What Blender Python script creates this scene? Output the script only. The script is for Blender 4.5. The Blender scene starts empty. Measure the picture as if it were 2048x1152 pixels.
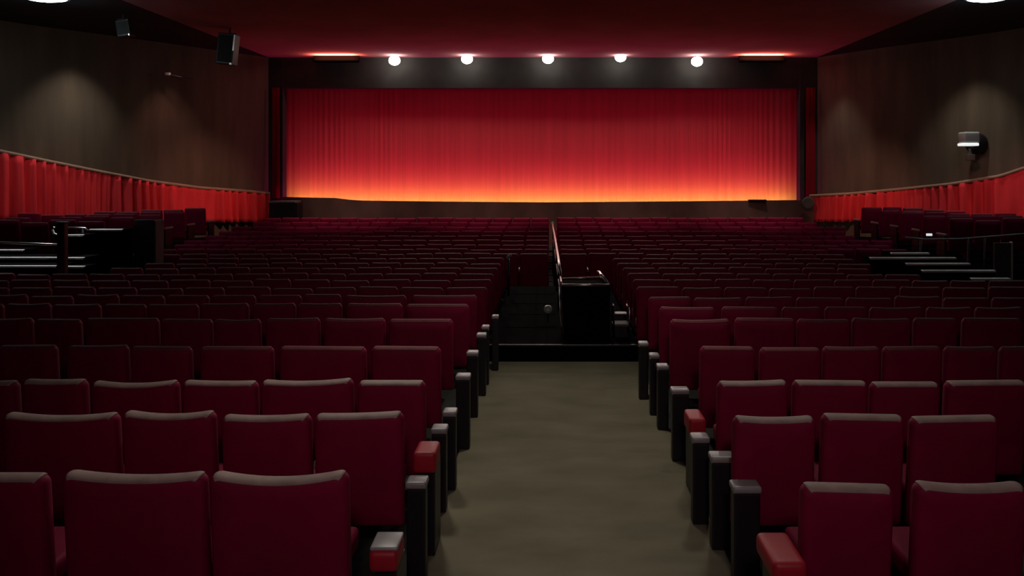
import bpy, bmesh, math, random
from mathutils import Vector, Matrix
random.seed(7)
S = bpy.context.scene
C = S.collection
CAMH = 2.4; F = 1515.0; VX = 1100.0; VY = 334.0
def P(px, py, Y):            # point seen at pixel px,py standing at depth Y
    return Vector(((px-VX)/F*Y, Y, CAMH-(py-VY)/F*Y))
def WX(px, Y): return (px-VX)/F*Y
def WZ(py, Y): return CAMH-(py-VY)/F*Y

# ---------------------------------------------------------------- materials
def mat(name, col, rough=.7, metal=0, spec=.5, sheen=0, sheen_rough=.5, sheen_tint=(1,1,1), emit=None, estr=0,
        noise=0, nscale=5, stretch=(1,1,1), bump=0, bscale=200, trans=0, coat=0):
    m = bpy.data.materials.new(name); m.use_nodes = True
    nt = m.node_tree; b = nt.nodes['Principled BSDF']
    b.inputs['Base Color'].default_value = (*col, 1)
    b.inputs['Roughness'].default_value = rough
    b.inputs['Metallic'].default_value = metal
    b.inputs['Specular IOR Level'].default_value = spec
    if coat: b.inputs['Coat Weight'].default_value = coat; b.inputs['Coat Roughness'].default_value = .25
    if sheen:
        b.inputs['Sheen Weight'].default_value = sheen
        b.inputs['Sheen Roughness'].default_value = sheen_rough
        b.inputs['Sheen Tint'].default_value = (*sheen_tint, 1)
    if emit:
        b.inputs['Emission Color'].default_value = (*emit, 1); b.inputs['Emission Strength'].default_value = estr
    if noise or bump:
        tc = nt.nodes.new('ShaderNodeTexCoord'); mp = nt.nodes.new('ShaderNodeMapping')
        mp.inputs['Scale'].default_value = stretch
        nt.links.new(tc.outputs['Object'], mp.inputs['Vector'])
    if noise:
        n = nt.nodes.new('ShaderNodeTexNoise'); n.inputs['Scale'].default_value = nscale; n.inputs['Detail'].default_value = 4
        nt.links.new(mp.outputs[0], n.inputs['Vector'])
        r = nt.nodes.new('ShaderNodeValToRGB')
        r.color_ramp.elements[0].position = .3; r.color_ramp.elements[1].position = .7
        r.color_ramp.elements[0].color = (*[c*(1-noise) for c in col], 1)
        r.color_ramp.elements[1].color = (*[min(1, c*(1+noise)) for c in col], 1)
        nt.links.new(n.outputs['Fac'], r.inputs['Fac']); nt.links.new(r.outputs[0], b.inputs['Base Color'])
    if bump:
        n2 = nt.nodes.new('ShaderNodeTexNoise'); n2.inputs['Scale'].default_value = bscale
        nt.links.new(mp.outputs[0], n2.inputs['Vector'])
        bp = nt.nodes.new('ShaderNodeBump'); bp.inputs['Strength'].default_value = bump; bp.inputs['Distance'].default_value = .002
        nt.links.new(n2.outputs['Fac'], bp.inputs['Height']); nt.links.new(bp.outputs[0], b.inputs['Normal'])
    return m
M = {}
M['velvet'] = mat('velvet', (.21,.0004,.034), .68, spec=.22, sheen=.0, sheen_rough=.4, sheen_tint=(1,.82,.78), noise=.14, nscale=3, bump=.25, bscale=320)
M['trim'] = mat('top_highlight_grey', (.31,.215,.19), .6, spec=.4, noise=.25, nscale=7, bump=.2, bscale=200)  # pale grey paints the overhead highlight on the near seat tops
M['highlight_red'] = mat('top_highlight_red', (.17,.042,.052), .65, spec=.2, noise=.2, nscale=7)  # same seat-top highlight painted dimmer and redder for the farther rows
M['matte'] = mat('matte_black', (.003,.003,.003), 1, spec=0)
M['armred'] = mat('armrest_red', (.36,.008,.022), .5, spec=.4, noise=.1, nscale=6)
M['armgrey'] = mat('armrest_grey', (.26,.235,.245), .38, spec=.5, noise=.1, nscale=9)
M['black'] = mat('black_metal', (.012,.008,.012), .42, spec=.45)
M['platform'] = mat('dark_platform', (.0035,.0022,.0035), 1, spec=.02, noise=.2, nscale=4)
M['chrome'] = mat('brushed_steel', (.62,.6,.6), .3, metal=1)
M['nosing'] = mat('pale_nosing', (.85,.83,.78), .4, spec=.6)
M['carpet'] = mat('olive_carpet', (.185,.168,.115), .95, spec=.05, noise=.17, nscale=1.6, stretch=(1,2.2,1), bump=.5, bscale=150)
M['floor'] = mat('dark_floor', (.035,.036,.03), .85, spec=.15, noise=.2, nscale=2)
M['wall'] = mat('brown_plaster', (.105,.082,.058), .85, spec=.12, noise=.2, nscale=1.6, stretch=(1.6,1.6,.25), bump=.3, bscale=40)
M['ceil'] = mat('red_ceiling', (.37,.20,.22), .9, spec=.0, noise=.12, nscale=.8)
M['soffit'] = mat('black_soffit', (.03,.032,.036), .75, spec=.2, noise=.2, nscale=1)
M['curtain'] = mat('stage_curtain', (.80,.125,.13), .9, spec=.02, noise=.08, nscale=2.2, stretch=(3,1,.12))
M['leg'] = mat('red_curtain_leg', (.3,.01,.02), .85, spec=.08)
M['drape'] = mat('red_drape', (.70,.045,.055), .8, spec=.1, noise=.1, nscale=3, stretch=(2,2,.3))
M['valance'] = mat('black_valance', (.05,.049,.048), .85, spec=.15, noise=.15, nscale=2)
M['stagewood'] = mat('stage_front', (.16,.085,.070), .75, spec=.15, noise=.3, nscale=1.3, stretch=(1,1,.6))
M['rail'] = mat('pale_brown_rail', (.3,.22,.15), .6, noise=.1, nscale=6)
M['lens'] = mat('lamp_lens', (1,1,.95), .3, emit=(1,.94,.82), estr=19)
M['disc'] = mat('ceiling_diffuser', (1,1,1), .4, emit=(.80,.97,1), estr=14)
M['wlens'] = mat('wall_light_lens', (1,1,1), .4, emit=(.9,1,1), estr=.75)
M['glass'] = mat('grey_lamp_glass', (.32,.35,.35), .3, spec=.6)
M['foot'] = mat('footlight_lens', (1,.6,.3), .4, emit=(1,.45,.12), estr=3)
M['aisle'] = mat('aisle_light_lens', (.4,.46,.4), .3, spec=.8)
M['greywood'] = mat('grey_block', (.10,.09,.08), .7, noise=.2, nscale=4)
M['bluebin'] = mat('dark_blue_panel', (.02,.05,.09), .6)

# ---------------------------------------------------------------- helpers
def link(o, parent=None):
    C.objects.link(o)
    if parent: o.parent = parent
    return o
def obj(name, bm, m, parent=None, loc=None, smooth=False, angle=None):
    me = bpy.data.meshes.new(name)
    bmesh.ops.recalc_face_normals(bm, faces=bm.faces)
    bm.to_mesh(me); bm.free(); me.materials.append(M[m] if isinstance(m, str) else m)
    if smooth:
        for p in me.polygons: p.use_smooth = True
    o = bpy.data.objects.new(name, me); link(o, parent)
    if loc is not None: o.location = loc
    return o
def tag(o, label, cat, group=None, kind=None):
    if label: o['label'] = label
    if cat: o['category'] = cat
    if group: o['group'] = group
    if kind: o['kind'] = kind
    return o
def struct(o): o['kind'] = 'structure'; return o
def thing(name, label, cat, loc=(0,0,0), rotz=0, group=None):
    o = bpy.data.objects.new(name, None); o.empty_display_size = .1; C.objects.link(o)
    o.location = loc; o.rotation_euler = (0,0,rotz)
    return tag(o, label, cat, group)
def box(bm, x0, x1, y0, y1, z0, z1, bev=0, seg=2):
    r = bmesh.ops.create_cube(bm, size=1)
    vs = r['verts']
    for v in vs:
        v.co = Vector(((x0+x1)/2+v.co.x*(x1-x0), (y0+y1)/2+v.co.y*(y1-y0), (z0+z1)/2+v.co.z*(z1-z0)))
    if bev:
        es = list({e for v in vs for e in v.link_edges})
        bmesh.ops.bevel(bm, geom=es, offset=bev, segments=seg, affect='EDGES', profile=.6)
    return bm
def B(): return bmesh.new()
def tube(bm, pts, r, n=10, cap=True):
    pts = [Vector(p) for p in pts]; rings = []
    for i, p in enumerate(pts):
        if i == 0: d = pts[1]-p
        elif i == len(pts)-1: d = p-pts[i-1]
        else: d = (pts[i+1]-p).normalized()+(p-pts[i-1]).normalized()
        d.normalize()
        a = Vector((0,0,1)) if abs(d.z) < .9 else Vector((1,0,0))
        u = d.cross(a).normalized(); v = d.cross(u)
        rings.append([bm.verts.new(p+r*(math.cos(2*math.pi*k/n)*u+math.sin(2*math.pi*k/n)*v)) for k in range(n)])
    for i in range(len(rings)-1):
        for k in range(n):
            bm.faces.new((rings[i][k], rings[i][(k+1)%n], rings[i+1][(k+1)%n], rings[i+1][k]))
    if cap: bm.faces.new(rings[0]); bm.faces.new(list(reversed(rings[-1])))
    return bm
def lathe(bm, prof, mtx=None, n=28):      # profile (r, z) spun round z
    rings = []
    for r, z in prof:
        rings.append([bm.verts.new((r*math.cos(2*math.pi*k/n), r*math.sin(2*math.pi*k/n), z)) for k in range(n)])
    for i in range(len(rings)-1):
        for k in range(n):
            bm.faces.new((rings[i][k], rings[i][(k+1)%n], rings[i+1][(k+1)%n], rings[i+1][k]))
    bm.faces.new(rings[0]); bm.faces.new(list(reversed(rings[-1])))
    if mtx is not None:
        vs = [v for rg in rings for v in rg]
        bmesh.ops.transform(bm, matrix=mtx, verts=vs)
    return bm
def prism(bm, poly, z0, z1):
    a = [bm.verts.new((x, y, z0)) for x, y in poly]; b = [bm.verts.new((x, y, z1)) for x, y in poly]
    n = len(poly)
    for i in range(n): bm.faces.new((a[i], a[(i+1)%n], b[(i+1)%n], b[i]))
    bm.faces.new(list(reversed(a))); bm.faces.new(b)
    return bm

# ---------------------------------------------------------------- row plan
CEIL = 5.87
#        depth, y of backrest top left / right in the photo
ROWS = [(3.57,962,978),(4.47,835,838),(5.22,766,767),(6.18,696,698),(7.25,640,641),(8.1,611,617),(8.85,592,597),
        (9.6,577,577),(10.4,560,562),(11.2,548,550)]
y = 537
Yd = 12.0
for k in range(12):
    ROWS.append((Yd, y, y)); Yd += .9; y -= (9.6 if k < 4 else 9.0)
TOPH = .92
def row_floor(i):
    d, yl, yr = ROWS[i]
    if i < 7: return 0.0
    return WZ((yl+yr)/2, d)-TOPH
FL = [round(row_floor(i), 3) for i in range(len(ROWS))]
def floor_at(Y):
    for i, (d, a, b) in enumerate(ROWS):
        if Y < d-.12: return FL[max(0, i-1)]
    return FL[-1]

# ---------------------------------------------------------------- room shell
LW = [(WX(537,24),24.0),(WX(394,22),22.0),(WX(223,20),20.0),(WX(41,18.3),18.3),(WX(-200,16),16.0),(-14.3,12.5),(-14.5,-2.5)]
RW = [(WX(1635,24),24.0),(WX(1769,22),22.0),(WX(1945,20),20.0),(WX(2098,18.3),18.3),(WX(2330,16),16.0),(14.0,12.5),(14.2,-2.5)]
def wall(name, pts, sgn):
    bm = B(); sm = []
    # smooth the plan a little (Catmull)
    pp = [Vector((x,y)) for x,y in pts]
    for i in range(len(pp)-1):
        p0 = pp[max(0,i-1)]; p1 = pp[i]; p2 = pp[i+1]; p3 = pp[min(len(pp)-1,i+2)]
        for t in [k/6 for k in range(6)]:
            if i >= 4: 
                if t == 0: sm.append(p1)
                continue
            sm.append(.5*((2*p1)+(p2-p0)*t+(2*p0-5*p1+4*p2-p3)*t*t+(3*p1-p0-3*p2+p3)*t**3))
    sm.append(pp[-1])
    out = []
    for i, p in enumerate(sm):
        d = (sm[min(i+1,len(sm)-1)]-sm[max(0,i-1)]).normalized()
        nrm = Vector((-d.y, d.x)); 
        if nrm.x*sgn < 0: nrm = -nrm
        out.append(p+nrm*.2)
    poly = [(p.x,p.y) for p in sm]+[(p.x,p.y) for p in reversed(out)]
    prism(bm, poly, -.5, CEIL+.1)
    bmesh.ops.triangulate(bm, faces=[f for f in bm.faces if len(f.verts) > 4])
    return struct(obj(name, bm, 'wall')), sm
_, LS = wall('wall_left', LW, -1)
_, RS = wall('wall_right', RW, 1)
bm = B(); box(bm, -14.7, 14.4, -2.7, -2.5, -.5, CEIL+.1); struct(obj('wall_back', bm, 'wall'))
# stepped floor: one slab per row, all one mesh
bm = B()
edges = [-2.5]+[ROWS[i][0]-.12 for i in range(8, len(ROWS))]+[26.0]
hs = [0.0]+[FL[i] for i in range(8, len(ROWS))]
hs[0] = 0.0
for k in range(len(hs)):
    box(bm, -14.6, 14.3, edges[k], edges[k+1], -.6, hs[k])
struct(obj('floor', bm, 'floor'))
# ceiling: red middle field, black side soffits
bm = B(); box(bm, -8.9, 8.45, -2.5, 26.2, CEIL, CEIL+.15); struct(obj('ceiling', bm, 'ceil'))
bm = B(); box(bm, -14.7, -8.9, -2.5, 26.2, CEIL, CEIL+.15); struct(obj('trim_1', bm, 'soffit'))
bm = B(); box(bm, 8.45, 14.4, -2.5, 26.2, CEIL, CEIL+.15); struct(obj('trim_2', bm, 'soffit'))
bm = B(); box(bm, -14.7, 14.4, 26.0, 26.2, -.5, CEIL+.1); struct(obj('wall_stage', bm, 'valance'))

# carpet
bm = B(); box(bm, -.763, 1.085, -2.3, 9.28, 0.0, .015)
tag(obj('aisle_carpet', bm, 'carpet'), 'olive green carpet running down the centre aisle between the red seats', 'carpet')

# ---------------------------------------------------------------- stage
bm = B()       # bowed stage front with a low lip that hides the footlights
N = 40; xa, xb = WX(575,24), WX(1618,24)
def front_y(x):
    t = (x-(xa+xb)/2)/((xb-xa)/2); return 23.55-.45*(1-t*t)
def lip_z(x, Y):
    px = VX+x*F/Y
    pts = [(560,394),(600,395),(690,396.5),(697,401),(900,403.5),(1090,405),(1340,403),(1495,401.5),(1620,400)]
    for (a,b),(c,d) in zip(pts, pts[1:]):
        if px <= c: return WZ(b+(d-b)*(px-a)/(c-a), Y)
    return WZ(400, Y)
cols = []
for k in range(N+1):
    x = xa+(xb-xa)*k/N; Y = front_y(x); z = lip_z(x, Y)
    zf = FL[-1]
    cols.append([bm.verts.new(v) for v in ((x,Y,zf),(x,Y,z),(x,Y+.12,z),(x,Y+.12,1.0),(x,26,1.0),(x,26,zf))])
for k in range(N):
    for j in range(5):
        bm.faces.new((cols[k][j], cols[k+1][j], cols[k+1][j+1], cols[k][j+1]))
bm.faces.new(cols[0]); bm.faces.new(list(reversed(cols[-1])))
struct(obj('trim_3', bm, 'stagewood'))      # stage platform

def pleated(name, path, ztop, zbot, amp, wave, m, parent=None, nz=10, thick=.012, seed=1, flare=.6):
    """cloth hung along a plan path; path = list of Vector2, ztop/zbot = functions of path parameter 0..1"""
    rnd = random.Random(seed)
    L = [0]
    for a, b in zip(path, path[1:]): L.append(L[-1]+(b-a).length)
    tot = L[-1]; n = max(40, int(tot/wave*9))
    ph = [rnd.uniform(0, 6.28) for _ in range(6)]
    bm = B(); grid = []
    for i in range(n+1):
        s = tot*i/n
        j = max(k for k in range(len(L)) if L[k] <= s+1e-9); j = min(j, len(path)-2)
        t = (s-L[j])/(L[j+1]-L[j]); p = path[j].lerp(path[j+1], t); d = (path[j+1]-path[j]).normalized(); nr = Vector((d.y, -d.x))
        u = i/n; zt = ztop(u); zb = zbot(u)
        w = s/wave*2*math.pi
        w2 = w+1.7*math.sin(s*.9+ph[0])+1.3*math.sin(s*2.3+ph[1])+.9*math.sin(s*5.1+ph[2])
        env = .55+.45*math.sin(s*1.7/wave*.35+ph[2])
        off = math.sin(w2)*env+.4*math.sin(2.13*w2+ph[3])*(.5+.5*math.sin(s*.8+ph[4]))
        col = []
        for k in range(nz+1):
            v = k/nz; a = amp*(1-flare+flare*v)
            o2 = off*a+.25*a*v*math.sin(w*.37+v*2+ph[5])
            q = p+nr*o2
            col.append(bm.verts.new((q.x, q.y, zt+(zb-zt)*v)))
        grid.append(col)
    for i in range(n):
        for k in range(nz):
            bm.faces.new((grid[i][k], grid[i+1][k], grid[i+1][k+1], grid[i][k+1]))
    o = obj(name, bm, m, parent, smooth=True)
    md = o.modifiers.new('thick', 'SOLIDIFY'); md.thickness = thick; md.offset = 0
    return o
CY = 24.75
path = [Vector((WX(566,CY), CY)), Vector((WX(1597,CY), CY))]
cur = pleated('stage_curtain', path, lambda u: 5.45, lambda u: 1.06, .010, .17, 'curtain', nz=14, seed=3, flare=.35)
tag(cur, 'wide closed red stage curtain glowing orange along its bottom edge', 'curtain')
# proscenium frame
t = thing('proscenium_frame', 'black frame around the stage opening with deep black valance on top', 'stage frame', (0,24,FL[-1]))
z0 = FL[-1]
bm = B(); box(bm, WX(537,24), WX(572,24.3), 0, .35, 0, CEIL-z0); 
obj('left_jamb', bm, 'valance', t)
bm = B(); box(bm, WX(1594,24.3), WX(1635,24), 0, .35, 0, CEIL-z0)
obj('right_jamb', bm, 'valance', t)
bm = B(); box(bm, WX(572,24.3)+.002, WX(1594,24.3)-.002, .02, .3, WZ(176,24)-z0, CEIL-z0); o = obj('valance', bm, 'valance', t)
# narrow red legs in front of the jambs
o = pleated('curtain_leg', [Vector((WX(543,23.8),23.88)), Vector((WX(557,23.8),23.88))], lambda u: 4.9, lambda u: WZ(396,23.88), .02, .12, 'leg', nz=6)
tag(o, 'narrow dark red curtain strip hanging at the left edge of stage', 'curtain', 'narrow red strips beside the stage')
o = pleated('curtain_leg', [Vector((WX(1614,23.8),23.88)), Vector((WX(1632,23.8),23.88))], lambda u: 4.9, lambda u: 1.0, .02, .12, 'leg', nz=6, seed=5)
tag(o, 'narrow dark red curtain strip hanging at the right edge of stage', 'curtain', 'narrow red strips beside the stage')

# side drapes along the splayed walls, on a pale rail
def drape(side, S_, tops, bot, xlim, label, seed):
    pts = []
    for p in S_:
        if p.y < 14.5: break
        pts.append(p.copy())
    inn = []
    for i, p in enumerate(pts):
        d = (pts[min(i+1,len(pts)-1)]-pts[max(0,i-1)]).normalized(); n = Vector((-d.y, d.x))
        if n.x*side > 0: n = -n
        inn.append(p+n*.22)
    if side > 0: inn[0] = Vector((WX(1619,23.7), 23.7))
    else: inn[0] = Vector((WX(540,23.7), 23.7))
    def zof(u, table):
        # u -> pixel x -> y
        L = [0]
        for a, b in zip(inn, inn[1:]): L.append(L[-1]+(b-a).length)
        s = u*L[-1]; j = max(k for k in range(len(L)) if L[k] <= s+1e-9); j = min(j, len(inn)-2)
        q = inn[j].lerp(inn[j+1], (s-L[j])/(L[j+1]-L[j]))
        px = VX+q.x*F/q.y
        tb = sorted(table)
        for (a,b),(c,d) in zip(tb, tb[1:]):
            if px <= c: yy = b+(d-b)*(px-a)/(c-a); break
        else: yy = tb[-1][1]
        return WZ(yy, q.y), q
    root = thing('wall_drape', label, 'drape', (inn[0].x, inn[0].y, 1.0), 0, 'red drapes along the side walls')
    cl = pleated('drape_cloth', inn, lambda u: zof(u, tops)[0], lambda u: zof(u, bot)[0], .14, .28, 'drape', nz=8, seed=seed)
    cl.parent = root; cl.matrix_parent_inverse = Matrix.Translation(-Vector(root.location))
    bm = B(); q_ = []
    for k in range(60):
        z, q = zof(k/59, tops); q_.append((q.x, q.y, z+.02))
    tube(bm, q_, .045, 8)
    r = obj('top_rail', bm, 'rail', root); r.matrix_parent_inverse = Matrix.Translation(-Vector(root.location)); r['label'] = 'pale brown rail'
    return root
drape(-1, LS, [(-900,120),(-300,245),(0,304),(100,325),(200,345),(300,364),(400,377),(500,384),(545,389)], [(-900,460),(0,446),(300,446),(545,444)], None,
      'red pleated drape along the left wall below the plaster', 11)
drape(1, RS, [(1600,394),(1700,389),(1800,380),(1900,370),(2000,354),(2048,338),(2600,200)], [(1600,444),(2048,444),(2600,460)], None,
      'red pleated drape along the right wall below the wall light', 12)

# dark block with grey top at left end of the stage
t = thing('stage_block', 'small dark block with grey top at the left end of stage', 'block', (WX(572,22.8), 22.8, FL[-1]))
bm = B(); h = WZ(402,22.7)-FL[-1]; box(bm, -.42, .42, -.25, .25, 0, h-.05, .01); obj('body', bm, 'black', t)
bm = B(); box(bm, -.44, .36, -.27, .27, h-.05, h, .01); obj('top', bm, 'greywood', t)
t = thing('stage_monitor', 'low dark box lying on the stage edge at right', 'box', (WX(1512,23.5), 23.3, WZ(402.5,23.3)))
bm = B(); box(bm, -.28, .28, -.0, .1, 0, .05, .012); obj('case', bm, 'black', t)
bm = B(); lathe(bm, [(.001,-.02),(.16,-.02),(.2,0),(.16,.02),(.001,.02)], Matrix.Translation((0,0,0)) @ Matrix.Rotation(math.pi/2,4,'X'))
tag(obj('wall_disc', bm, 'greywood', loc=(WX(1617,23.4), 23.42, WZ(406,23.42))), 'round grey disc at the stage end of the right drape', 'disc')

# ---------------------------------------------------------------- seats
_cache = {}
def rounded_outline(w, z0, z1, r, dip, tilt, nt=14):
    pts = []
    hw = w/2
    def top(x): 
        u = x/hw
        return z1-dip*math.cos(u*math.pi/2)**1.2 if dip >= 0 else z1
    # bottom left -> bottom right -> top right -> top left
    for cx, cz, a0 in ((hw-r*.5, z0+r*.5, -90),):
        for k in range(4): a = math.radians(-90+30*k); pts.append((cx+r*.5*math.cos(a), cz+r*.5*math.sin(a)))
    for k in range(7):
        a = math.radians(15*k); pts.append((hw-r+r*math.cos(a), z1-r+r*math.sin(a)))
    for k in range(1, nt):
        x = (hw-r)*(1-2*k/nt); pts.append((x, z1-dip*(1-(x/(hw-r))**2)))
    for k in range(7):
        a = math.radians(90+15*k); pts.append((-hw+r+r*math.cos(a), z1-r+r*math.sin(a)))
    for k in range(4):
        a = math.radians(180+30*k); pts.append((-hw+r*.5+r*.5*math.cos(a), z0+r*.5+r*.5*math.sin(a)))
    return [(x, z+tilt*x*max(0,(z-z0)/(z1-z0))) for x, z in pts]
def back_bm(bm, w, z1, dip, tilt, z0=.24, t=.11, ox=0, oy=0, oz=0):
    out = rounded_outline(w, z0, z1, .042, dip, tilt)
    cx, cz = 0, (z0+z1)/2
    hw = w/2; hz = (z1-z0)/2
    prof = [(-.010,.30),(-.006,.10),(0,.030),(.010,.013),(.026,.003),(.05,0),(.07,.001),(.09,.010),(.1,.026),(.106,.1),(.11,.3)]
    rings = []
    for yy, ins in prof:
        ring = []
        for x, z in out:
            sx = max(.02, 1-ins/hw); sz = max(.02, 1-ins/hz)
            xx = x*sx; zz = cz+(z-cz)*sz
            lean = -.055*(zz-z0)/(z1-z0)
            ring.append(bm.verts.new((ox+xx, oy+yy+.055+lean, oz+zz)))
        rings.append(ring)
    n = len(out)
    for i in range(len(rings)-1):
        for k in range(n):
            bm.faces.new((rings[i][k], rings[i][(k+1)%n], rings[i+1][(k+1)%n], rings[i+1][k]))
    bm.faces.new(rings[0]); bm.faces.new(list(reversed(rings[-1])))
def highlight_bm(bm, w, z1, dip, tilt, z0=.24, ox=0, oy=0, oz=0):  # strip along the seat top that carries the painted highlight
    out = rounded_outline(w, z0, z1, .042, dip, tilt)
    cz = (z0+z1)/2; hw = w/2; hz = (z1-z0)/2
    prof = [(.004,.018),(.010,.011),(.018,.005),(.03,.0),(.05,-.003),(.07,-.002),(.088,.005),(.10,.02)]
    sel = list(range(8, 27)); rings = []
    for yy, ins in prof:
        ring = []
        for q in sel:
            x, z = out[q]
            xx = x*(1-ins/hw); zz = cz+(z-cz)*(1-ins/hz)+.001
            ring.append(bm.verts.new((ox+xx, oy+yy+.055-.055*(zz-z0)/(z1-z0), oz+zz)))
        rings.append(ring)
    low = [[bm.verts.new((v.co.x, v.co.y+(.004 if a == 0 else -.004 if a == len(rings)-1 else 0), v.co.z-.006)) for v in ring] for a, ring in enumerate(rings)]
    n = len(sel); m_ = len(rings)
    for i in range(m_-1):
        for k in range(n-1):
            bm.faces.new((rings[i][k], rings[i][k+1], rings[i+1][k+1], rings[i+1][k]))
            bm.faces.new((low[i][k], low[i+1][k], low[i+1][k+1], low[i][k+1]))
    for k in range(n-1):
        bm.faces.new((rings[0][k], low[0][k], low[0][k+1], rings[0][k+1])); bm.faces.new((rings[-1][k], rings[-1][k+1], low[-1][k+1], low[-1][k]))
    for i in range(m_-1):
        bm.faces.new((rings[i][0], rings[i+1][0], low[i+1][0], low[i][0])); bm.faces.new((rings[i][-1], low[i][-1], low[i+1][-1], rings[i+1][-1]))
def mesh_cached(key, fn, m, smooth):
    if key not in _cache:
        bm = B(); fn(bm); bmesh.ops.recalc_face_normals(bm, faces=bm.faces)
        me = bpy.data.meshes.new(key[0]); bm.to_mesh(me); bm.free(); me.materials.append(M[m])
        if smooth:
            for p in me.polygons: p.use_smooth = True
        _cache[key] = me
    return _cache[key]
def part(name, me, parent, loc=(0,0,0)):
    o = bpy.data.objects.new(name, me); C.objects.link(o); o.parent = parent; o.location = loc; return o
R2 = lambda v, q=.02: round(round(v/q)*q, 4)
def cushion(bm, w, ox=0, oy=0, oz=0):
    box(bm, ox-w/2, ox+w/2, oy+.14, oy+.56, oz+.33, oz+.45, .035, 3)
def standard(bm, ox=0, oy=0, oz=0, x=0):
    box(bm, ox+x-.018, ox+x+.018, oy+.17, oy+.5, oz, oz+.555, .008, 1)
def armpad(bm, ox=0, oy=0, oz=0, x=0, w=.05):
    box(bm, ox+x-w/2, ox+x+w/2, oy+.135, oy+.53, oz+.555, oz+.61, .018, 2)
def make_seat(x, Y, z, w, top, label, group, side=-1, aisle=0, dip=0.0, tilt=0.0, ends=(), padmat='armgrey'):
    """ends = sides (-1/+1) where an extra armrest post stands; side = which side its own post is on"""
    wr = R2(w, .01)
    root = thing('theatre_seat', label, 'seat', (x, Y, z), 0, group)
    tp = R2(top, .01); dp = R2(dip, .005); tl = R2(tilt, .01)
    part('backrest', mesh_cached(('backrest', wr, tp, dp, tl), lambda bm: back_bm(bm, wr, tp, dp, tl), 'velvet', True), root)
    o = part('top_highlight', mesh_cached(('top_highlight', wr, tp, dp, tl, Y<5.5), lambda bm: highlight_bm(bm, wr, tp, dp, tl), 'trim' if Y < 5.5 else 'highlight_red', True), root); o['label'] = 'greyish top edge painted as a highlight' if Y < 5.5 else 'red-brown top edge painted as a highlight'  # material 'trim' is the grey painted highlight, not a real trim
    cw = R2(wr-.07-.08*aisle, .01)
    part('seat_cushion', mesh_cached(('seat_cushion', cw), lambda bm: cushion(bm, cw), 'velvet', True), root)
    for s in {side, *ends}:
        e = s*(wr/2+.012)
        part('side_post', mesh_cached(('side_post',), lambda bm: standard(bm), 'black', False), root, (e,0,0))
        part('armrest', mesh_cached(('armrest',padmat), lambda bm: armpad(bm), padmat, True), root, (e,0,0))
    return root
ORD = ['first','second','third','fourth','fifth','sixth','seventh','eighth','ninth','tenth','eleventh','twelfth','thirteenth','fourteenth',
       'fifteenth','sixteenth','seventeenth','eighteenth','nineteenth','twentieth','twenty-first','twenty-second']
def rowname(i): return 'nearest' if i == 0 else ORD[i]+' nearest'
# measured backrest edges (pixels), listed outward from the aisle, for the near rows
NL = {0: [(412,692),(115,405),(-160,80)],
      1: [(625,803),(437,618),(237,425),(-2,228)],
      2: [(713,848),(517,703),(360,510),(177,350),(37,165),(-90,25)],
      3: [(740,880),(555,730),(395,543),(255,378),(127,250),(-12,105)],
      4: [(775,905),(645,768),(528,637),(424,517),(318,420),(166,312),(64,155),(-50,58)],
      5: [(810,937),(690,803),(592,681),(502,588),(396,494),(290,392),(203,287),(100,195),(5,95),(-90,0)],
      6: [(822,953),(687,811),(604,680),(514,600),(420,508),(330,414),(238,324),(146,232),(54,140),(-36,48)]}
NR = {0: [(1608,1795),(1837,2062)],
      1: [(1470,1635),(1648,1815),(1828,2003)],
      2: [(1437,1580),(1590,1740),(1746,1885),(1897,2060)],
      3: [(1402,1513),(1523,1645),(1650,1765),(1771,1888),(1895,2000),(2007,2110)],
      4: [(1342,1463),(1472,1594),(1598,1704),(1709,1825),(1832,1920),(1930,2050)],
      5: [(1320,1433),(1445,1560),(1567,1645),(1653,1738),(1744,1850),(1858,1950),(1956,2052)],
      6: [(1298,1384),(1390,1488),(1494,1590),(1596,1690),(1696,1788),(1794,1886),(1892,1984),(1990,2080)]}
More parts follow.
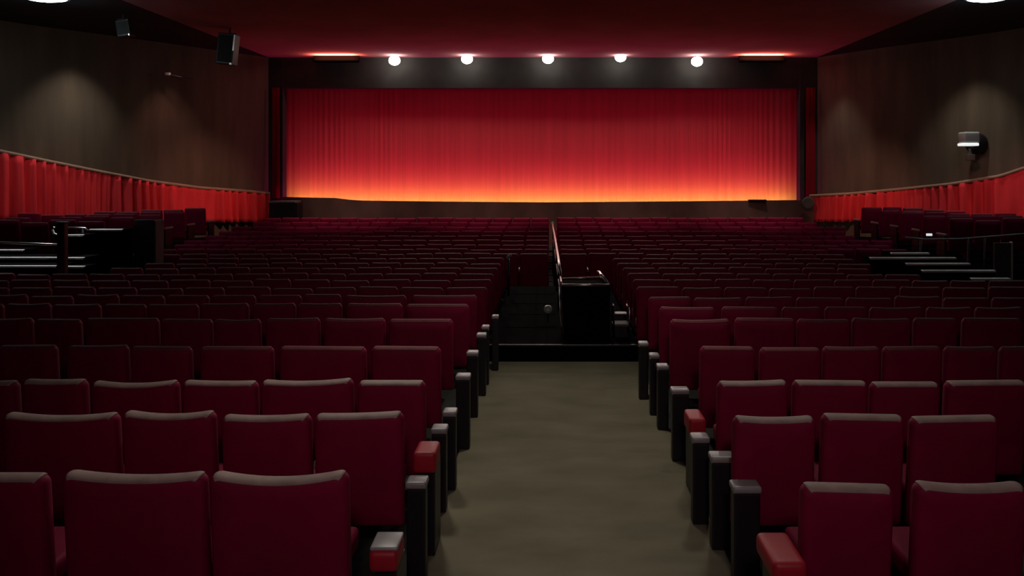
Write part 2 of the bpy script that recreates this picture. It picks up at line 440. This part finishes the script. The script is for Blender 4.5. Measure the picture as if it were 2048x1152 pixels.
# per-seat sag of the top edge where the photo shows one
DIPS = {(0,'L',0):.03,(0,'L',1):.022,(1,'L',3):.02,(1,'L',2):.022,(2,'L',1):.015,(2,'L',3):.02,(0,'R',1):.014,(1,'L',0):.006,(1,'L',1):.008}
TILT = {(1,'L',0):.03,(0,'R',0):-.03,(1,'R',1):-.02,(1,'R',2):.02,(2,'R',0):.02,(2,'L',1):.02,(0,'L',1):-.01}
GL, GR, GF = 'red seats left of the aisle', 'red seats right of the aisle', 'red seats in the far rows'
rr = random.Random(5)
count = 0
far_bm = B()
for i, (Y, yl, yr) in enumerate(ROWS):
    z = FL[i]
    hl = WZ(yl, Y)-z; hr = WZ(yr, Y)-z
    if i <= 6:
        for side, tab, hh in (('L', NL, hl), ('R', NR, hr)):
            for k, (a, b) in enumerate(tab[i]):
                xa_, xb_ = WX(a, Y), WX(b, Y)
                lab = f"red plush seat {'left' if side=='L' else 'right'} of the aisle, {rowname(i)} row, {ORD[k]} from the aisle"
                kk = (i, side, k)
                dip = DIPS.get(kk, rr.choice([0,0,.005,.01])); tl = TILT.get(kk, rr.choice([0,0,.01,-.01]))
                top = hh+rr.uniform(-.008,.008)+dip*.5
                sd = -1 if side == 'L' else 1
                make_seat((xa_+xb_)/2, Y, z, xb_-xa_, top, lab, GL if side == 'L' else GR, side=sd, aisle=int(k==0), dip=dip, tilt=tl,
                          padmat='armred' if (i == 0 and side=='R') or (i+k) % 4 == 0 else 'armgrey')
                count += 1
    else:
        blocked = Y < 14.3          # the black platform still fills the aisle
        def run(x0, sgn, xlim, side):
            global count
            x = x0; k = 0
            while True:
                w = rr.uniform(.49,.56)
                c = x+sgn*w/2
                if abs(x+sgn*w) > xlim: break
                px_ = VX+(x)*F/Y
                if px_ < -10 or px_ > 2058: break
                dip = rr.choice([0,0,.005]); tl = rr.choice([0,0,.01,-.01])
                if Y > 15.5:
                    back_bm(far_bm, w, TOPH+rr.uniform(-.012,.012), dip, tl, ox=c, oy=Y, oz=z)
                    cushion(far_bm, w-.07, c, Y, z); standard(far_bm, c, Y, z, -w/2-.012)
                else:
                    if blocked:
                        lab = f"red plush seat {'left' if side=='L' else 'right'} of the aisle, {rowname(i)} row, {ORD[k]} from the aisle"
                    else:
                        lab = f"red plush seat {'left' if side=='L' else 'right'} of the handrail, {rowname(i)} row, {ORD[k]} from the handrail"
                    make_seat(c, Y, z, w, TOPH+rr.uniform(-.01,.01), lab, GL if side=='L' else GR, side=sgn, dip=dip, tilt=tl)
                    count += 1
                x += sgn*(w+.03); k += 1
        jl = rr.uniform(-.04,.04)
        xl0 = {7:-.80, 8:-.82}.get(i, -.84)+jl*.5 if blocked else -.03
        xr0 = {7:1.10, 8:1.13}.get(i, 1.15)+jl*.5 if blocked else .20
        limL = 20 if Y < 11.5 else (7.4 if Y < 12.95 else (7.15 if Y < 14.2 else 8.5))
        limR = 20 if Y < 10.9 else (5.5 if Y < 13.5 else (5.9 if Y < 15 else 7.9))
        run(xl0, -1, limL, 'L'); run(xr0, 1, limR, 'R')
o = obj('theatre_seats', far_bm, 'velvet', smooth=True)
tag(o, 'far rows of red plush seats filling the floor in front of the stage', 'seats', GF, 'stuff')
print('SEATS', count)

# aisle-end posts: (x, y of top, halfwidth px, cap, bottom z)
def end_post(px, py, hw, kind, label, h=.60, length=.42, lean=0):
    Y = (CAMH-h)*F/(py-VY)
    x = WX(px, Y); w = hw/F*Y
    zf = floor_at(Y)
    zf += .016
    t = thing('armrest_post', label, 'armrest post', (x, Y, zf), 0, 'armrest posts along the aisle')
    if kind == 'cap': length = .15
    if kind == 'redpad' or kind == 'greyred':
        bm = B(); box(bm, -w*.6, w*.9, .03, length+.05, 0, h-zf-.10, .01, 2); obj('post', bm, 'black', t)
        bm = B(); box(bm, -w, w, 0, length, h-zf-(.13 if kind == 'redpad' else .10), h-zf, .03, 4); obj('arm_pad', bm, 'armred', t, smooth=True)
        if kind == 'greyred':
            bm = B(); box(bm, -w*.97, w*.97, .02, length-.01, h-zf-.008, h-zf+.012, .009, 2); o = obj('pad_cover', bm, 'armgrey', t, smooth=True); o['label'] = 'grey top cover'
    else:
        bm = B(); box(bm, -w*.92, w*.92, .012, length-.05, 0, h-zf-.04, .014, 3); obj('post', bm, 'black', t)
        bm = B(); box(bm, -w, w, 0, length-.03, h-zf-.04, h-zf, .017, 3); o = obj('arm_cap', bm, 'armgrey', t, smooth=True); o['label'] = 'grey arm cap'
    return t
PL = [(765,1105,29,'greyred','wide armrest with grey top and red side, nearest on the left of the aisle', .61, .19),
      (831,966,21,'cap','black post with worn grey cap beside the second row left of aisle', .60, .22),
      (848,906,23,'redpad','post with round red arm pad, left of the aisle, only bright red one there', .66, .22),
      (877,858,16,'cap','black post with grey cap behind the red arm pad left of aisle', .60, .22),
      (898,824,14,'cap','short dark post with dull grey cap, fourth from front left of aisle', .60, .20),
      (925,752,15,'cap','tall black post with grey cap, fifth from front left of aisle', .64, .22),
      (944,705,12,'cap','black post with grey cap, sixth from front left of aisle', .64, .22),
      (962,669,10,'cap','small black post with bright cap, seventh from front left of aisle', .66, .22),
      (970,653,8,'cap','small black post with bright cap, eighth from front left of aisle', .66, .22),
      (990,632,7,'cap','farthest small grey capped post left of the aisle by the platform', .66, .22)]
PR = [(1496,975,29,'cap','tallest black post with broad grey cap, nearest on right of aisle', .60, .24),
      (1448,915,25,'cap','second black post with rounded grey cap on right of aisle', .60, .22),
      (1403,876,18,'cap','third black post with bright grey cap on right of aisle', .60, .20),
      (1396,838,17,'redpad','post with bright red arm pad on the right of aisle', .60, .24),
      (1362,780,18,'cap','black post with dull grey cap just beyond the right red arm pad', .60, .24),
      (1327,732,12,'cap','fifth grey capped black post from the front, right of the aisle', .60, .22),
      (1310,710,10,'cap','sixth grey capped black post from the front, right of the aisle', .60, .22),
      (1288,686,10,'cap','farthest grey capped black post, right of aisle beside dark platform', .60, .22)]
for a in PL+PR: end_post(a[0], a[1], a[2], a[3], a[4], a[5], a[6])
# big red arm pad of the nearest right row
t = thing('armrest_post', 'broad red padded armrest nearest the viewer on right of aisle', 'armrest post', (1.13,3.52,.016), 0, 'armrest posts along the aisle')
t.location = (1.08, 3.38, .016)
bm = B(); box(bm, -.05, .07, .06, .3, 0, .51, .01, 2); obj('post', bm, 'black', t)
bm = B(); box(bm, -.082, .075, 0, .31, .51, .614, .035, 4); obj('arm_pad', bm, 'armred', t, smooth=True)

# ---------------------------------------------------------------- black platform in the aisle
t = thing('aisle_platform', 'low black platform across the aisle where the green carpet ends', 'platform', (0,9.3,0))
bm = B(); box(bm, -.765, 1.09, 0, 4.6, FL[12]-.02, .215, .012, 2); obj('deck', bm, 'platform', t)
bm = B(); box(bm, -.765, 1.09, -.012, .02, .195, .222, .006, 1); obj('front_edge', bm, 'black', t)
for k in range(4):
    bm = B(); box(bm, -.60, .09, 1.0+k*.9, 1.6+k*.9, .2152, .221, .002, 1); obj('tread_pad', bm, 'platform', t)
# boxed stand with a steel rail frame
t = thing('boxed_stand', 'black boxed stand with steel rail frame on top of the aisle platform', 'stand', (.46,9.5,.2152))
bm = B()
top = WZ(573,9.5)-.2152
vs = [(-.285,0,0),(.295,0,0),(.295,.5,0),(-.285,.5,0),(-.315,-.02,top),(.295,-.02,top),(.295,.55,top),(-.315,.55,top)]
v = [bm.verts.new(p) for p in vs]
for f in ((0,1,5,4),(1,2,6,5),(2,3,7,6),(3,0,4,7),(3,2,1,0),(4,5,6,7)): bm.faces.new([v[q] for q in f])
bmesh.ops.bevel(bm, geom=list(bm.edges), offset=.012, segments=2, affect='EDGES')
obj('body', bm, 'platform', t)
zt = top+.02
bm = B(); tube(bm, [(-.31,-.01,zt),(.28,-.01,zt)], .015); tube(bm, [(.28,-.01,zt),(.22,.95,zt+.03),(.21,1.05,zt+.02)], .019)
tube(bm, [(-.31,-.01,zt),(-.32,.66,zt)], .012); tube(bm, [(-.32,.66,zt-.02),(.23,.66,zt-.0)], .013)
obj('rail_frame', bm, 'chrome', t, smooth=True)
bm = B(); tube(bm, [(.22,.62,top-.03),(.22,.62,zt+.05)], .02); obj('corner_post', bm, 'chrome', t, smooth=True)
bm = B(); tube(bm, [(-.30,-.045,.02),(-.335,-.045,.35),(-.345,-.045,top)], .008); obj('edge_strip', bm, 'chrome', t, smooth=True)
# long handrail
z0 = .2152
t = thing('handrail', 'long steel handrail running from the boxed stand toward the stage', 'handrail', (.07,9.75,z0))
bm = B(); n0 = Vector((.07,9.75,z0))
pts = [P(1121.5,553,10.2), P(1117,519,11.6), P(1113,494,13.4), P(1109,470,16), P(1106,455,18.4), P(1105,447,19.6)]
tube(bm, [p-n0 for p in pts], .021, 12); o = obj('top_rail', bm, 'chrome', t, smooth=True)
bm = B(); bmesh.ops.create_uvsphere(bm, u_segments=14, v_segments=10, radius=.05); 
for v_ in bm.verts: v_.co += pts[-1]-n0
o = obj('end_knob', bm, 'nosing', t, smooth=True); o['label'] = 'pale round end knob'
for p, Y in ((P(1117,519,11.6),11.6),(pts[2],13.4),(pts[3],16),(pts[4],18.4)):
    f = z0 if Y < 13.8 else floor_at(Y)
    bm = B(); tube(bm, [Vector((p.x,Y,f))-n0, p-n0], .016); obj('rail_post', bm, 'black', t, smooth=True)
bm = B(); pm = [p-n0-Vector((0,0,.30)) for p in pts[:5]]; tube(bm, pm, .012); obj('lower_rail', bm, 'black', t, smooth=True)
# short post left of platform, small lamp, folded stool
t = thing('stanchion', 'short dark post with pale tip at the left edge of the black platform', 'post', (WX(1017,12.9),12.9,.2152))
bm = B(); tube(bm, [(0,0,0),(-.0,0,.62)], .022); obj('pole', bm, 'black', t, smooth=True)
bm = B(); tube(bm, [(-.03,0,.62),(0,0,.66),(.05,0,.69)], .028); obj('cap', bm, 'armgrey', t, smooth=True)
t = thing('floor_lamp', 'small pale green unlit lamp on platform left of the boxed stand', 'lamp', (WX(1096,10.7),10.7,.2152))
bm = B(); tube(bm, [(0,.03,0),(0,.03,.14)], .012); obj('stem', bm, 'black', t)
bm = B(); lathe(bm, [(.02,-.05),(.055,-.02),(.062,.02),(.03,.05)], Matrix.Translation((0,0,.17)) @ Matrix.Rotation(1.1,4,'X')); obj('head', bm, 'aisle', t, smooth=True)
t = thing('metal_stool', 'small dark stool with metal tube frame right of the boxed stand', 'stool', (WX(1243,9.8),9.9,.2152))
for sx in (-1,1):
    bm = B(); tube(bm, [(sx*.1,-.1,0),(sx*.1,-.1,.33),(sx*.09,-.06,.37),(sx*.09,.1,.37),(sx*.1,.14,.33),(sx*.1,.14,0)], .012); obj('leg_frame', bm, 'chrome' if sx>0 else 'black', t, smooth=True)
bm = B(); box(bm, -.11, .11, -.1, .14, .12, .15, .01); obj('shelf', bm, 'greywood', t)
bm = B(); box(bm, -.085, .085, -.07, .1, .25, .28, .012); obj('seat', bm, 'black', t)

# ---------------------------------------------------------------- raised side tiers with their own seats
TZ = .40
def tier(poly, lab):
    bm = B(); prism(bm, poly, -.3, TZ); bmesh.ops.triangulate(bm, faces=[f for f in bm.faces if len(f.verts)>4])
    return tag(obj('side_tier', bm, 'platform'), lab, 'platform', 'raised side platforms')
tier([(-8.75,14.4),(-8.75,22.2),(-9.9,21.6),(-11.5,19.6),(-12.9,17.7),(-13.4,16.2),(-13.8,14.4)], 'raised dark platform along the left wall carrying red seats')
tier([(8.15,14.8),(8.15,22.2),(9.3,21.6),(10.8,19.6),(12.0,17.7),(12.6,16.2),(13.0,14.8)], 'raised dark platform along the right wall carrying red seats')
def tier_rows(side, wallpts, x_in, lst, lab):
    n = 0
    for ri, (Y, name) in enumerate(lst):
        # where the wall is at this depth
        xs = [abs(p.x) for p in wallpts if abs(p.y-(Y+.3)) < 1.0]; lim = min(xs)-.45
        x = x_in; k = 0
        while x+.52 < lim:
            w = rr.uniform(.48,.54); c = side*(x+w/2)
            if 0 < VX+c*F/Y < 2048 and not rr.random() < .08:
                make_seat(c, Y, TZ, w, TOPH+rr.uniform(-.02,.03), lab % (ORD[k], name), 'red seats on the raised side platforms', side=-side)
                n += 1
            x += w+.04; k += 1
    return n
nn = tier_rows(-1, LS, 8.85, [(15.0,'nearest'),(16.1,'second'),(17.2,'third'),(18.3,'fourth'),(19.4,'farthest')], 'red seat on the left wall platform, %s from the inner edge, %s row')
nn += tier_rows(1, RS, 8.25, [(15.6,'nearest'),(16.7,'second'),(17.8,'third'),(18.9,'fourth'),(20.0,'farthest')], 'red seat on the right wall platform, %s from the inner edge, %s row')
print('TIER SEATS', nn)

# ---------------------------------------------------------------- side steps with pale nosings
def steps(name, lab, items, zf):
    t = thing(name, lab, 'steps', (0,0,0), 0, 'side steps with pale edges')
    x = sum(WX(a,Y)+WX(b,Y) for a,b,_,Y in items)/2/len(items)
    t.location = (x, items[0][3], zf); base = Vector(t.location)
    for k, (a, b, py, Y) in enumerate(items):
        z = WZ(py, Y); nY = items[k+1][3] if k+1 < len(items) else Y+.4
        x0, x1 = WX(a, Y)-base.x, WX(b, Y)-base.x
        bm = B(); box(bm, x0, x1, Y-base.y, nY-.004-base.y, 0, z-zf); s = obj('step', bm, 'platform', t)
        bm = B(); box(bm, x0, x1, Y-.03-base.y, Y+.05-base.y, z-zf-.028, z-zf+.006, .006, 1); obj('nosing', bm, 'nosing', s)
    return t
steps('side_steps', 'dark side steps with pale edges before the right wall platform', [(1942,2020,557,12.2),(1844,1990,541,12.5),(1812,1940,527,12.8),(1740,1912,515.5,13.1),(1782,1858,506,13.4)], floor_at(12.4))
steps('side_steps', 'dark side steps with pale edges at the far left beside seats', [(-40,112,532,12.4),(-60,119,515,12.9),(-60,46,500,13.4)], floor_at(12.4))
steps('side_steps', 'short flight of pale edged steps right of the left dark post', [(131,168,533,12.6),(131,167,515.5,12.95),(128,166,470,13.45)], floor_at(12.6))
t = thing('side_steps', 'pale edged ledge steps behind the railing near left wall', 'steps', (WX(200,13.9),13.9,floor_at(13.8)), 0, 'side steps with pale edges'); b0 = Vector(t.location)
for a, b, py, Y in ((186,250,458,14.0),):
    z = WZ(py, Y)
    bm = B(); box(bm, WX(a,Y)-b0.x, WX(b,Y)-b0.x, 0, .38, 0, z-b0.z); s = obj('step', bm, 'platform', t)
    bm = B(); box(bm, WX(a,Y)-b0.x, WX(b,Y)-b0.x, -.03, .05, z-b0.z-.028, z-b0.z+.006, .006, 1); obj('nosing', bm, 'nosing', s)
# left railing
def railing(name, lab, pts, posts, zf, r=.02, m='chrome'):
    t = thing(name, lab, 'railing', (pts[0].x, pts[0].y, zf), 0, 'railings by the side steps'); b0 = Vector(t.location)
    bm = B(); tube(bm, [p-b0 for p in pts], r); obj('top_rail', bm, m, t, smooth=True)
    for p, zb in posts:
        bm = B(); tube(bm, [Vector((p.x,p.y,zb))-b0, p-b0], .022); obj('rail_post', bm, 'black', t, smooth=True)
    return t
fl = floor_at(12.2)
railing('railing', 'thin steel railing over the far left side steps', [P(-30,484,12.3), P(50,487,12.2), P(132,490,12.1)], [(P(128,489.5,12.1), fl), (P(-25,484,12.3), fl)], fl, .018)
t = thing('dark_post', 'thick black post standing between the left side steps', 'post', (WX(125,12.0),12.0,fl))
bm = B(); box(bm, -.06,.06,-.05,.05,0,WZ(447,12.0)-fl,.01); obj('shaft', bm, 'black', t)
bm = B(); box(bm, -.075,.075,-.065,.065,WZ(447,12.0)-fl,WZ(447,12.0)-fl+.03,.01); obj('cap', bm, 'black', t)
railing('railing', 'right wall railing of dark steel curving over the side steps', [P(1812,475,14.2), P(1850,479,14.3), P(1920,478,14.4), P(1985,473,14.5), P(2060,467,14.6)],
        [(P(1842,478,14.28), floor_at(14.3)), (P(1937,476.5,14.42), floor_at(14.3)), (P(1970,474,14.48), floor_at(14.3))], floor_at(14.3), .02, 'armgrey')
railing('railing', 'low steel railing beside the ledge near the left wall', [P(127,455,13.95), P(170,456.5,13.95), P(176,462,13.95)], [(P(130,455.5,13.95), floor_at(13.95)), (P(166,456.5,13.95), floor_at(13.95))], floor_at(13.95), .02)
# dark box with grey edge near left wall, small light on right, grey door panel at right
t = thing('control_box', 'black cabinet with grey right edge between left railing and rows', 'cabinet', (WX(288,14.25),14.25,floor_at(14.25)))
h = WZ(440,14.25)-floor_at(14.25)
bm = B(); box(bm, -.19, .19, 0, .3, 0, h, .012); obj('body', bm, 'black', t)
bm = B(); box(bm, .192, .222, 0, .3, .0, h-.02, .006); o = obj('edge_strip', bm, 'greywood', t); o['label'] = 'grey edge strip'
t = thing('standing_panel', 'grey upright panel with bright edge right of the side steps', 'panel', (WX(2008,12.9),12.9,floor_at(12.9)))
zb = floor_at(12.9)
bm = B(); box(bm, -.15, .13, .02, .06, 0, WZ(486,12.9)-zb, .006); obj('board', bm, 'greywood', t)
bm = B(); box(bm, .13, .155, 0, .07, 0, WZ(484,12.9)-zb, .006); o = obj('edge_strip', bm, 'nosing', t); o['label'] = 'bright edge strip'
bm = B(); box(bm, -.05,.05,0,.08,0,.07,.015)
tt = thing('exit_marker', 'tiny bright white lamp over the right side railing', 'lamp', P(1858,477,14.3)+Vector((0,0,.03)))
obj('housing', bm, 'black', tt)
bm = B(); box(bm, -.055,.055,-.02,.005,.02,.065,.008); obj('lens', bm, 'wlens', tt)
# white round chair back by the left post, grey pier and blue bin at far left
t = thing('round_chair', 'small chair with pale rounded tube back behind left steps', 'chair', (WX(116,14.05),14.05,floor_at(14.05)))
hz = WZ(470,14.05)-floor_at(14.05)
bm = B(); tube(bm, [(.10,0,hz+.02),(.0,0,hz),(-.08,0,hz+.03),(-.10,0,hz+.09),(-.07,0,hz+.15)], .018); obj('back_tube', bm, 'nosing', t, smooth=True)
bm = B(); box(bm, -.12,.12,.02,.3,.42,.46,.01); obj('seat', bm, 'black', t)
for sx in (-.1,.1):
    for yy in (.0,.28):
        bm = B(); tube(bm, [(sx,yy,0),(sx*.95,yy,.43 if yy else hz+.03)], .012); obj('leg', bm, 'black', t)
t = thing('wall_pier', 'grey brown stub wall under the drape at the far left', 'wall stub', (WX(5,15.2),14.8-.9,floor_at(14)))
bm = B(); box(bm, -.5, .24, 0, .4, 0, WZ(432,13.9)-floor_at(14), .01); obj('block', bm, 'greywood', t)

# ---------------------------------------------------------------- lamps
def add_light(kind, name, loc, energy, color, size=.1, spot=None, blend=.5, rot=None, sx=None, sy=None, target=None, spread=None):
    l = bpy.data.lights.new(name, kind); l.energy = energy; l.color = color
    if kind in ('POINT','SPOT'): l.shadow_soft_size = size
    if kind == 'SPOT': l.spot_size = math.radians(spot); l.spot_blend = blend
    if kind == 'AREA':
        l.shape = 'RECTANGLE' if sy else 'DISK'; l.size = sx or size
        if sy: l.size_y = sy
        if spread: l.spread = math.radians(spread)
    o = bpy.data.objects.new(name, l); C.objects.link(o); o.location = loc
    if target is not None:
        d = Vector(target)-Vector(loc); o.rotation_euler = d.to_track_quat('-Z','Y').to_euler()
    elif rot: o.rotation_euler = rot
    return o
WHERE = ['leftmost of the five', 'second from left of the five', 'middle one of the five', 'second from right of the five', 'rightmost of the five']
for k, (px, py) in enumerate(((789,121),(934,118),(1096,117.5),(1241,114),(1394,123))):
    Y = 23.5; p = P(px, py, Y)
    t = thing('stage_spotlight', 'bright white stage spotlight above the curtain, '+WHERE[k], 'spotlight', p, 0, 'five bright stage spotlights')
    bm = B(); bmesh.ops.create_uvsphere(bm, u_segments=24, v_segments=16, radius=.16, matrix=Matrix.Diagonal((1.12,1,.95,1)))
    o = obj('bulb', bm, 'lens', t, smooth=True); o['label'] = 'glowing white bulb'
    top = CEIL-p.z
    bm = B(); tube(bm, [(0,.12,.02),(0,.30,.04)], .05, 14); tube(bm, [(0,.24,.04),(0,.24,top)], .018)
    obj('socket', bm, 'black', t, smooth=True)
    add_light('SPOT', 'stage_lamp_beam', (p.x, p.y-.25, p.z-.10), 240, (1,.88,.78), .12, 62, .9, target=(p.x*.3, 6.0, -3))
# red glowing cove lamps at the ceiling
for px, py, lab in ((668,121,'small red glowing cove lamp at the ceiling left of the spotlights'),(1528,117,'small red glowing cove lamp at the ceiling right of the spotlights')):
    p = P(px, py+3, 23.3); p.z = CEIL-.19
    t = thing('cove_lamp', lab, 'lamp', p, 0, 'red cove lamps at the ceiling edge')
    bm = B(); box(bm, -.7,.7,.28,.34,-.02,.185,.01); obj('backplate', bm, 'matte', t)
    bm = B(); box(bm, -.7,.7,.04,.28,-.012,.0,.004); obj('tray', bm, 'matte', t)
    add_light('AREA', 'cove_lamp_light', (p.x, p.y+.12, p.z+.015), 55, (1,.26,.15), sx=1.25, sy=.12, rot=(math.pi,0,0))
# round ceiling lights at the top corners
for px, lab in ((112,'round cool white ceiling light at the upper left corner'),(1958,'round cool white ceiling light at the upper right corner')):
    Y = 15.10
    p = Vector((WX(px, Y+.45), Y, CEIL))
    t = thing('ceiling_light', lab, 'ceiling light', p, 0, 'round ceiling lights')
    bm = B(); lathe(bm, [(.54,0),(.54,-.07),(.49,-.08),(.48,-.02)]); obj('rim', bm, 'black', t, smooth=True)
    bm = B(); lathe(bm, [(.48,-.03),(.44,-.09),(.28,-.13),(.01,-.145)]); o = obj('diffuser', bm, 'disc', t, smooth=True); o['label'] = 'glowing cool white diffuser'
    add_light('POINT', 'ceiling_light_light', (p.x, p.y, p.z-.32), 10, (.80,.97,1), .15)
# hanging black spotlights upper left
def hung(px, pyt, pyb, Y, w, lab, tilt):
    p = Vector((WX(px, Y), Y, CEIL)); h = CEIL-WZ(pyb, Y)
    t = thing('hanging_speaker', lab, 'speaker', p, 0, 'black fixtures hanging from the ceiling')
    bm = B(); tube(bm, [(0,0,0),(0,0,-.12)], .025); box(bm, -w*.4,w*.4,-.02,.02,-.14,-.11)
    obj('bracket', bm, 'black', t)
    bm = B(); box(bm, -w/2, w/2, -w*.4, w*.4, -h, -.14, .02, 2)
    o = obj('case', bm, 'black', t); o.rotation_euler = (0, tilt, 0)
    bm = B(); box(bm, -w*.42, w*.42, -w*.42, -w*.40, -h+.05, -.19, .004, 1); g = obj('grille', bm, 'valance', o)
    bm = B(); box(bm, w*.44, w*.51, -w*.43, -w*.38, -h+.35, -.16, .004, 1); g = obj('edge_trim', bm, 'chrome', o); g['label'] = 'shiny metal edge'
    bm = B(); box(bm, w*.34, w*.5, -w*.45, -w*.36, -h-.01, -h+.05, .01, 1); obj('corner_catch', bm, 'chrome', o)
hung(460, 60, 130, 19.0, .42, 'black hanging speaker with shiny edge, left of the cove lamp', .10)
hung(246, 35, 75, 17.2, .30, 'smaller dark hanging speaker beneath the dark ceiling at far left', -.16)
# tiny camera high on left wall
q = P(336,148,21.0)
t = thing('wall_camera', 'tiny pale camera on a thin arm high on the left wall', 'camera', q)
bm = B(); box(bm, -.06,.06,-.05,.05,-.04,.04,.012); obj('head', bm, 'nosing', t)
bm = B(); tube(bm, [(.04,0,-.02),(.3,.15,-.07),(.42,.6,-.07)], .012); obj('arm', bm, 'black', t)

# wall light at right
Y = 19.45
p = P(1943,285,Y)
t = thing('wall_light', 'grey wall light with bright white lower strip on right wall', 'wall light', p)
bm = B(); box(bm, -.25,.15,-.14,.2,-.02,.27,.05,3); o = obj('lamp_glass', bm, 'glass', t, smooth=True)
bm = B(); box(bm, -.27,.11,-.16,.18,-.09,-.02,.02,2); o = obj('lit_strip', bm, 'wlens', t); o['label'] = 'bright white lower strip'
bm = B(); lathe(bm, [(.01,-.1),(.2,-.1),(.27,-.02),(.27,.12),(.2,.2),(.01,.2)], Matrix.Translation((.30,.35,-.02)) @ Matrix.Rotation(math.pi/2,4,'X')); obj('backplate', bm, 'black', t, smooth=True)
bm = B(); tube(bm, [(.02,.02,-.09),(.08,.1,-.2),(.2,.3,-.24)], .03); obj('bracket', bm, 'black', t, smooth=True)
bm = B(); box(bm, -.05,.13,.05,.22,-.46,-.30,.02,2); box(bm, .01,.06,.1,.15,-.31,-.15); obj('junction_box', bm, 'greywood', t)

# ---------------------------------------------------------------- light
W = bpy.data.worlds.new('world'); S.world = W; W.use_nodes = True
W.node_tree.nodes['Background'].inputs[0].default_value = (.5,.05,.1,1); W.node_tree.nodes['Background'].inputs[1].default_value = 0.0
xm = (WX(566,CY)+WX(1597,CY))/2; wd = WX(1597,CY)-WX(566,CY)
# footlights in the trough behind the stage lip, aimed at the curtain
add_light('AREA', 'footlight_warm', (xm, 24.30, 1.17), 135, (.17,1,.09), sx=wd-.3, sy=.07, rot=(math.pi/2,0,0), spread=170)
add_light('AREA', 'footlight_red', (xm, 23.95, 1.12), 120, (1,.0,.30), sx=wd-.6, sy=.12, target=(xm, 24.75, 2.2))
# wall washers in the ceiling beside the side walls
def washer(x, Y, e, col, ang, tx=0, ty=0):
    add_light('SPOT', 'wall_washer_light', (x, Y, CEIL-.05), e, col, .12, ang, 1.0, target=(x+tx, Y+ty, 0))
washer(-11.45, 18.65, 235, (1,.88,.78), 78, -.5, .45)
washer(-10.0, 20.7, 140, (1,.50,.42), 64, -.6, .5)
washer(8.3, 22.7, 150, (1,.88,.74), 60, .3, .3)
washer(10.35, 19.3, 230, (1,.90,.78), 74, .5, .4)
# added spots without fixtures that brighten the drapes beside the stage
add_light('SPOT', 'drape_fill_left', (-4.5, 17.5, CEIL-.1), 900, (1,.45,.35), .15, 30, 1.0, target=(-10.3,22.2,1.3))
add_light('SPOT', 'drape_fill_right', (4.2, 17.5, CEIL-.1), 800, (1,.45,.35), .15, 30, 1.0, target=(9.3,22.2,1.3))
for k in range(6):  # unseen spots added to brighten the stage front
    xk = xm-6.3+k*2.52
    add_light('SPOT', 'stage_front_fill', (xk, 22.1, CEIL-.08), 300, (1,.76,.64), .15, 46, .8, target=(xk, 22.75, 0))
add_light('SPOT', 'side_step_fill', (9.0, 15.0, CEIL-.1), 600, (.9,1,1), .1, 36, .8, target=(7.3,12.6,.7))  # unseen spots added on both sides so the step nosings show
add_light('SPOT', 'side_step_fill', (-9.0, 15.2, CEIL-.1), 900, (.9,1,1), .1, 40, .8, target=(-8.8,13.0,.7))
for k in range(4):  # unseen spots added to lift the far rows by the stage
    xk = -5.6+k*3.7
    add_light('SPOT', 'front_row_fill', (xk, 18.6, CEIL-.08), 330, (1,.70,.62), .2, 50, 1.0, target=(xk, 21.2, .9))
add_light('SPOT', 'drape_fill_left', (-7.5, 14.8, CEIL-.1), 240, (1,.42,.36), .15, 30, 1.0, target=(-12.4,18.7,1.5))  # two more added spots for the outer ends of the drapes
add_light('SPOT', 'drape_fill_right', (6.6, 15.0, CEIL-.1), 420, (1,.42,.36), .15, 30, 1.0, target=(11.3,19.0,1.5))
# house downlights over the aisle
for Y, e in ((3.0,16),(7.2,300)):
    add_light('SPOT', 'house_downlight', (.16, Y, CEIL-.05), e, (1,.93,.80), .25, 62, 1.0, rot=(0,0,0))
for x, Y, e, tx in ((-1.6,8.0,520,-1.5),(1.9,8.0,330,2.0)):  # unseen spots added to put highlights on the near seat tops
    add_light('SPOT', 'seat_top_fill', (x, Y, CEIL-.05), e, (1,.92,.80), .3, 50, 1.0, target=(tx,3.9,.6))
# soft fill added behind the camera to lift the seat backs
add_light('AREA', 'rear_fill_light', (0.2, -2.2, 4.6), 27, (1,.78,.80), sx=4, sy=1.0, target=(0.2,8,0))

add_light('SPOT', 'rear_fill_spot', (0.2, -2.1, 4.9), 190, (1,.80,.80), .3, 56, 1.0, target=(.35, 6, .4))  # unseen spot added to brighten the seats around the aisle

# ---------------------------------------------------------------- camera
cam = bpy.data.cameras.new('camera'); co = bpy.data.objects.new('camera', cam); C.objects.link(co)
co.location = (0,0,CAMH); co.rotation_euler = (math.pi/2,0,0)
cam.sensor_width = 36; cam.lens = F/2048*36
cam.shift_x = -(VX-1024)/2048; cam.shift_y = -(576-VY)/2048
cam.clip_end = 200
S.camera = co
S.view_settings.view_transform = 'Standard'; S.view_settings.look = 'None'
S.view_settings.gamma = 1; S.view_settings.exposure = 0
S.view_settings.use_curve_mapping = False
